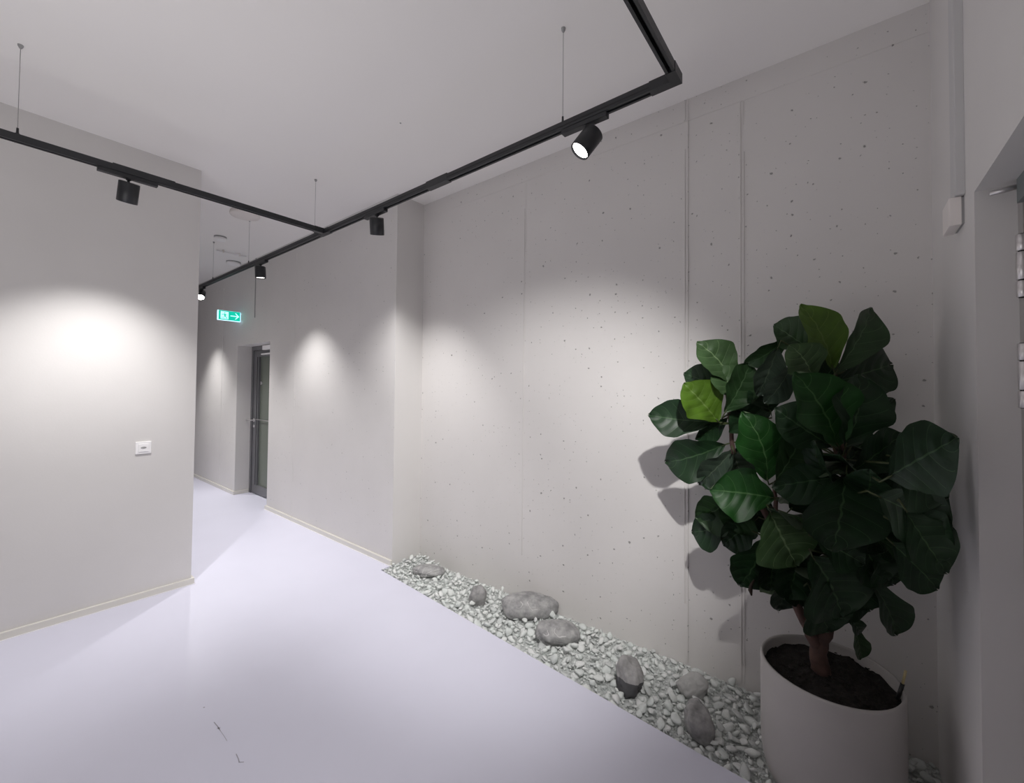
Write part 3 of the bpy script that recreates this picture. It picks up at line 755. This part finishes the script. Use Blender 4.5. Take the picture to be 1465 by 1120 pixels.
for names, r0, r1 in ((['fork', 'l1', 'l2', 'l3', 'l4'], .022, .007), (['base', 'fork', 'r1', 'r2', 'r3', 't1'], .028, .007), (['l2', 'lc'], .012, .007), (['r2', 'rr'], .012, .007), (['r3', 't0'], .010, .006)):
    p, r = path(names, r0, r1)
    if names[0] == 'base': r[:9] = [.042, .037, .034, .033, .032, .031, .029, .026, .024]
    else: p[0] = p[0] - (p[1] - p[0]) * .8
    tube(bm, p, r, 12); SAMPLES += [q for q in p if q.z > .62]
obj('trunk', bm, M['bark'], pl)

def half(t):
    s = min(1, max(0, t)) ** 1.32
    return (.05 + .95 * max(0, math.sin(PI * s)) ** .70) * (1 - .17 * math.exp(-((t - .30) / .13) ** 2)) if t < .999 else .05
NU, NV = 24, 12
def leaf(bm, uvl, B, T, W, bend, mi, seed):
    B, T, W = Vector(B), Vector(T), Vector(W)
    rnd = random.Random(seed)
    ax = T - B; ln = ax.length; w = W.length / 2; bend *= rnd.uniform(.9, 1.9)
    n = ax.cross(W).normalized(); side = W.normalized()
    cup = rnd.uniform(.10, .38); ph = rnd.uniform(0, 6); wav = rnd.uniform(.03, .07); sw = rnd.uniform(-.10, .10); roll = rnd.uniform(-.2, .2)
    grid = []
    for i in range(NU + 1):
        t = 1 - (1 - i / NU) ** 1.35
        h = half(t) * w
        c = B + ax * t + n * (bend * ln * 4 * t * (1 - t) * .55 - bend * ln * .55 * max(0, t - .65) ** 2 * 6) + side * (sw * ln * 4 * t * (1 - t) * .5)
        row = []
        for j in range(NV + 1):
            v = j / NV * 2 - 1
            edge = 1 + (.05 * math.sin(t * 12 + ph + (1.7 if v < 0 else 0)) + .022 * math.sin(t * 29 + 2 * ph)) * abs(v) * (1 if .1 < t < .97 else .3)
            q = t - .26 * abs(v) ** 1.3
            quilt = .010 * abs(math.sin(q * 5.6 * PI)) * (1 - abs(v)) * w / .06
            off = cup * h * (abs(v) ** 1.6) - cup * h * .4 + wav * w * abs(v) ** 2 * math.sin(t * 15 + ph + v) - quilt * .5 + roll * h * v * (t - .5)
            back = ln * (.030 * math.exp(-((abs(v) - .5) / .3) ** 2) * max(0, t - .8) * 5)          # two shallow lobes beside the tip
            row.append(bm.verts.new(c + side * (h * v * edge) + n * off + ax.normalized() * back))
        grid.append(row)
    for i in range(NU):
        for j in range(NV):
            f = bm.faces.new((grid[i][j], grid[i + 1][j], grid[i + 1][j + 1], grid[i][j + 1]))
            f.smooth = True; f.material_index = mi
            for lp, (a, b) in zip(f.loops, ((i, j), (i + 1, j), (i + 1, j + 1), (i, j + 1))):
                lp[uvl].uv = (1 - (1 - a / NU) ** 1.35, b / NV)
def petiole(bm, B, T, mi):
    B, T = Vector(B), Vector(T)
    near = min(SAMPLES, key=lambda q: (q - B).length + .3 * abs(q.z - (B.z - .05)))
    d = near - B
    if d.length > .34: near = B + d.normalized() * .12
    m = B + (B - T).normalized() * min(.03, d.length * .4)
    tube(bm, [B + (T - B) * .06, B, m, near], [.0022, .003, .0035, .004], 7, mi)
KIND = dict(d=0, r=1, m=2, l=3, g=4, u=5)
bm = bmesh.new(); uvl = bm.loops.layers.uv.new('UVMap')
young = []
for i, (k, B, T, W, bend) in enumerate(LEAVES):
    if k == 'y': young.append((i, B, T, W, bend)); petiole(bm, B, T, 6); continue
    leaf(bm, uvl, B, T, W, bend, KIND[k], i); petiole(bm, B, T, 6)
keep_normals('foliage', bm, [M['leaf_' + c] for c in 'drmlgu'] + [M['petiole']], pl)
for i, B, T, W, bend in young:
    bm = bmesh.new(); uvl = bm.loops.layers.uv.new('UVMap'); leaf(bm, uvl, B, T, W, bend, 0, i)
    o = keep_normals('young_leaf', bm, M['leaf_y'], pl)
    o['label'] = 'lime green young leaf at the top of the crown' if T[2] > 1.8 else 'lime green young leaf at the left side of the crown'
bm = bmesh.new(); tube(bm, [(-.318, 2.12, .715), (-.330, 2.12, .69), (-.333, 2.118, .665), (-.328, 2.116, .645)], [.003, .006, .009, .003], 8)
o = obj('withered_leaf', bm, M['wither'], pl); o['label'] = 'dark shrivelled leaf hanging under the crown'
bm = bmesh.new(); tube(bm, [(.142, 2.142, .39), (.160, 2.149, .462)], .0065, 12)
gg = obj('water_gauge', bm, M['gauge'], pl); gg['label'] = 'black water gauge tube at the pot rim'
bm = bmesh.new(); tube(bm, [(.160, 2.149, .462), (.169, 2.152, .512)], [.0042, .0042], 12); obj('gauge_tip', bm, M['gaugetip'], gg)

# ------------------------------------------------------------------ river stones
def stone(label, c, size, rotz, tilt, m, seed, lump=.16):
    rnd = random.Random(seed); bm = bmesh.new()
    bmesh.ops.create_icosphere(bm, subdivisions=5, radius=1)
    off = Vector((rnd.uniform(-9, 9), rnd.uniform(-9, 9), rnd.uniform(-9, 9)))
    for v in bm.verts:
        p = v.co.copy()
        k = 1 + lump * noise.noise(p * 1.1 + off) + lump * .45 * noise.noise(p * 2.4 + off) + .03 * noise.noise(p * 6 + off) + .012 * noise.noise(p * 15 + off)
        q = Vector([math.copysign(abs(x) ** .86, x) for x in p]) * k
        v.co = Vector((q.x * size[0] / 2, q.y * size[1] / 2, q.z * size[2] / 2))
    rot = Matrix.Rotation(rotz, 4, 'Z') @ Matrix.Rotation(tilt[0], 4, 'X') @ Matrix.Rotation(tilt[1], 4, 'Y')
    bmesh.ops.transform(bm, matrix=Matrix.Translation(c) @ rot, verts=bm.verts)
    for f in bm.faces: f.smooth = True
    return tag(obj('river_stone', bm, m, loc=c), label, 'stone', 'large grey stones laid on the gravel')
STONES = [((-2.735, 2.345, .012), .15), ((-2.108, 2.278, .02), .07), ((-1.734, 2.40, .025), .21), ((-1.418, 2.262, .02), .15), ((-.902, 2.140, .03), .09), ((-.532, 2.064, .03), .085), ((-.627, 2.312, .005), .08)]
VW = math.radians(38.5)
stone('flat white-streaked grey stone at the far end of the gravel by the wall corner', STONES[0][0], (.27, .15, .08), VW - .05, (.0, .0), ROCK, 1)
stone('small upright dark grey stone standing left of the largest stone', STONES[1][0], (.125, .10, .15), VW, (.15, .12), ROCK2, 2)
stone('largest grey stone, long with pale veins, lying against the concrete wall', STONES[2][0], (.40, .21, .165), VW + .12, (.05, .06), ROCK, 3)
stone('oval grey stone with a curved ridge, lying in front of the largest stone', STONES[3][0], (.275, .17, .125), VW + .10, (.05, .10), ROCK, 4)
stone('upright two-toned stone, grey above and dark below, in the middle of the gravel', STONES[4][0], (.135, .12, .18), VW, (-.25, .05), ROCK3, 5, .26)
stone('rough egg-shaped grey stone at the floor edge nearest the pot', STONES[5][0], (.125, .12, .17), VW, (-.35, -.2), ROCK2, 6, .26)
stone('pale grey stone half buried in pebbles left of the pot', STONES[6][0], (.15, .11, .11), VW + .2, (.1, -.3), ROCK4, 7, .26)

# ------------------------------------------------------------------ gravel
CH = []
def chip(seed):
    """one broken, slightly worn pebble about 2 units long"""
    rnd = random.Random(seed); bm = bmesh.new()
    a, b, c = 1., rnd.uniform(.55, .85), rnd.uniform(.30, .55)
    for k in range(rnd.randint(10, 16)):
        v = Vector((rnd.gauss(0, 1), rnd.gauss(0, 1), rnd.gauss(0, 1))).normalized()
        bm.verts.new((v.x * a, v.y * b, v.z * c))
    bmesh.ops.convex_hull(bm, input=bm.verts)
    bmesh.ops.delete(bm, geom=[v for v in bm.verts if not v.link_faces], context='VERTS')
    bmesh.ops.subdivide_edges(bm, edges=bm.edges, cuts=1, use_grid_fill=True)
    for _ in range(2): bmesh.ops.smooth_vert(bm, verts=bm.verts, factor=.38, use_axis_x=True, use_axis_y=True, use_axis_z=True)
    bmesh.ops.recalc_face_normals(bm, faces=bm.faces)
    for f in bm.faces: f.smooth = True
    s = 1 / max(v.co.length for v in bm.verts)
    bmesh.ops.scale(bm, vec=(s, s, s), verts=bm.verts)
    return bm
for k in range(16):
    b = chip(100 + k); me = bpy.data.meshes.new('pebble'); b.to_mesh(me); b.free(); me.materials.append(PEB[k % 4]); CH.append(me)
def inside(x, y, r):
    if not (-3.066 + r * .7 < x < XR - r and gedge(x) + r * .8 < y < YB - r * .8): return False
    if (x - PX) ** 2 + (y - PY) ** 2 < (.205 + r) ** 2: return False
    return True
def vis(x, y):
    d = Vector((x, y, 0)) - CAM; z = d.x * -.622 + d.y * .782
    return z > .3 and (d.x * .783 + d.y * .622) / z < 1.25
peb = []
def rise(x): return .034 * max(0, min(1, (-2.66 - x) / .35))          # heaped up against the return of the wall
grid = {}
def near(x, y, r, lay):
    gx, gy = int(x // .08), int(y // .08)
    for i in (-1, 0, 1):
        for j in (-1, 0, 1):
            for (px, py, pr, pl_) in grid.get((gx + i, gy + j, lay), ()):
                if (px - x) ** 2 + (py - y) ** 2 < ((pr + r) * .84) ** 2: return True
    return False
for lay, tries, lo, hi in ((0, 7000, .025, .047), (0, 9000, .014, .022), (0, 9000, .009, .013), (1, 1100, .020, .040)):
    for k in range(tries):
        x = random.uniform(-3.06, .29); r = lo + (hi - lo) * random.random() ** 1.5; y = random.uniform(1.85, YB)
        r *= .80 + .22 * (x + 3.0) / 3.3 if lo > .012 else 1
        if not inside(x, y, r) or near(x, y, r, lay): continue
        if any((x - s[0][0]) ** 2 + (y - s[0][1]) ** 2 < (s[1] * .5 + r * .65) ** 2 for s in STONES): continue
        if lay == 1 and y - gedge(x) < .05: continue
        grid.setdefault((int(x // .08), int(y // .08), lay), []).append((x, y, r, lay))
        back = (y - gedge(x)) / .5
        z = (-.032 if lay == 0 else -.012) + .012 * back + rise(x) + random.uniform(-.006, .005)
        tl = .5 if lay == 0 else .8
        e = (random.uniform(-tl, tl), random.uniform(-tl, tl), random.uniform(0, 2 * PI))
        peb.append((x, y, z, r, e, random.randrange(16), random.uniform(.9, 1.15)))
peb.sort(key=lambda p: -(p[3] / (Vector(p[:3]) - CAM).length) * (1 if vis(p[0], p[1]) else 0))
LAB = 'pale angular pebble lying loose on top of the gravel strip'
for i, (x, y, z, r, e, k, sy) in enumerate(peb[:300]):
    o = bpy.data.objects.new('pebble', CH[k]); COL.objects.link(o)
    o.location = (x, y, z); o.rotation_euler = e; o.scale = (r, r * sy, r)
    tag(o, LAB, 'pebble', 'pale pebbles on top of the gravel strip')
from mathutils import Euler
bm = bmesh.new()
raw = []
for me in CH:
    raw.append(([v.co.copy() for v in me.vertices], [tuple(p.vertices) for p in me.polygons]))
small = []
for s in range(6):
    b = bmesh.new(); rnd = random.Random(s)
    for k in range(9):
        v = Vector((rnd.gauss(0, 1), rnd.gauss(0, 1), rnd.gauss(0, 1))).normalized(); b.verts.new((v.x, v.y * .75, v.z * .55))
    bmesh.ops.convex_hull(b, input=b.verts); bmesh.ops.delete(b, geom=[v for v in b.verts if not v.link_faces], context='VERTS')
    b.verts.index_update(); small.append(([v.co.copy() for v in b.verts], [tuple(v.index for v in f.verts) for f in b.faces])); b.free()
V, F, MI, SM = [], [], [], []
def add(shape, mtx, mi, sm):
    base = len(V)
    V.extend(mtx @ c for c in shape[0]); F.extend(tuple(base + i for i in f) for f in shape[1])
    MI.extend([mi] * len(shape[1])); SM.extend([sm] * len(shape[1]))
for (x, y, z, r, e, k, sy) in peb[300:]:
    add(raw[k], Matrix.Translation((x, y, z)) @ Euler(e).to_matrix().to_4x4() @ Matrix.Diagonal((r, r * sy, r, 1)), k % 4, True)
for k in range(9000):
    x = random.uniform(-3.06, .29); y = random.uniform(1.85, YB); r = random.uniform(.0035, .0095)
    if not inside(x, y, r): continue
    z = -.043 + .016 * (y - gedge(x)) / .5 + rise(x) + random.uniform(-.006, .012)
    add(small[k % 6], Matrix.Translation((x, y, z)) @ Euler((random.uniform(0, 6), random.uniform(0, 6), random.uniform(0, 6))).to_matrix().to_4x4() @ Matrix.Diagonal((r, r, r, 1)), 4, False)
# the packed bed under them
nx, ny = 120, 18; base = len(V)
for i in range(nx + 1):
    x = -3.069 + (XR + 3.069) * i / nx
    for j in range(ny + 1):
        y = gedge(x) + .001 + (YB - .001 - gedge(x)) * j / ny
        V.append(Vector((x, y, -.046 + .016 * (y - gedge(x)) / .5 + rise(x) * .9 + .006 * noise.noise(Vector((x * 30, y * 30, 0))))))
for i in range(nx):
    for j in range(ny):
        a = base + i * (ny + 1) + j; F.append((a, a + ny + 1, a + ny + 2, a + 1)); MI.append(5); SM.append(True)
me = bpy.data.meshes.new('gravel'); me.from_pydata([tuple(v) for v in V], [], F)
for m in PEB + [M['grit'], M['bed']]: me.materials.append(m)
me.polygons.foreach_set('material_index', MI); me.polygons.foreach_set('use_smooth', SM); me.update()
o = bpy.data.objects.new('gravel', me); COL.objects.link(o); o['kind'] = 'stuff'
tag(o, 'bed of small pale gravel and grit filling the strip between floor and concrete wall', 'gravel')

# ------------------------------------------------------------------ world, camera, view
w = bpy.data.worlds.new('World'); SC.world = w; w.use_nodes = True
w.node_tree.nodes['Background'].inputs['Color'].default_value = (.02, .02, .022, 1)
w.node_tree.nodes['Background'].inputs['Strength'].default_value = 1
c = bpy.data.cameras.new('camera'); cam = bpy.data.objects.new('camera', c); COL.objects.link(cam)
F_PX = 599.956
c.sensor_width = 36; c.sensor_fit = 'HORIZONTAL'; c.lens = F_PX / 1465 * 36
c.shift_y = (540.425 - 560) / 1465
c.clip_start = .02
y_, p_, r_ = (math.radians(a) for a in (38.49, 1.2509, .5513))
Fv = Vector((-math.sin(y_) * math.cos(p_), math.cos(y_) * math.cos(p_), math.sin(p_)))
Rv = Vector((math.cos(y_), math.sin(y_), 0)); Uv = Rv.cross(Fv)
R2 = Rv * math.cos(r_) + Uv * math.sin(r_); U2 = Uv * math.cos(r_) - Rv * math.sin(r_)
m3 = Matrix((R2, U2, -Fv)).transposed()
cam.matrix_world = Matrix.Translation(CAM) @ m3.to_4x4()
SC.camera = cam
SC.cycles.diffuse_bounces = 8
vs = SC.view_settings
SC.display_settings.display_device = 'sRGB'
vs.view_transform = 'Standard'; vs.look = 'None'; vs.exposure = .11; vs.gamma = 1; vs.use_curve_mapping = False
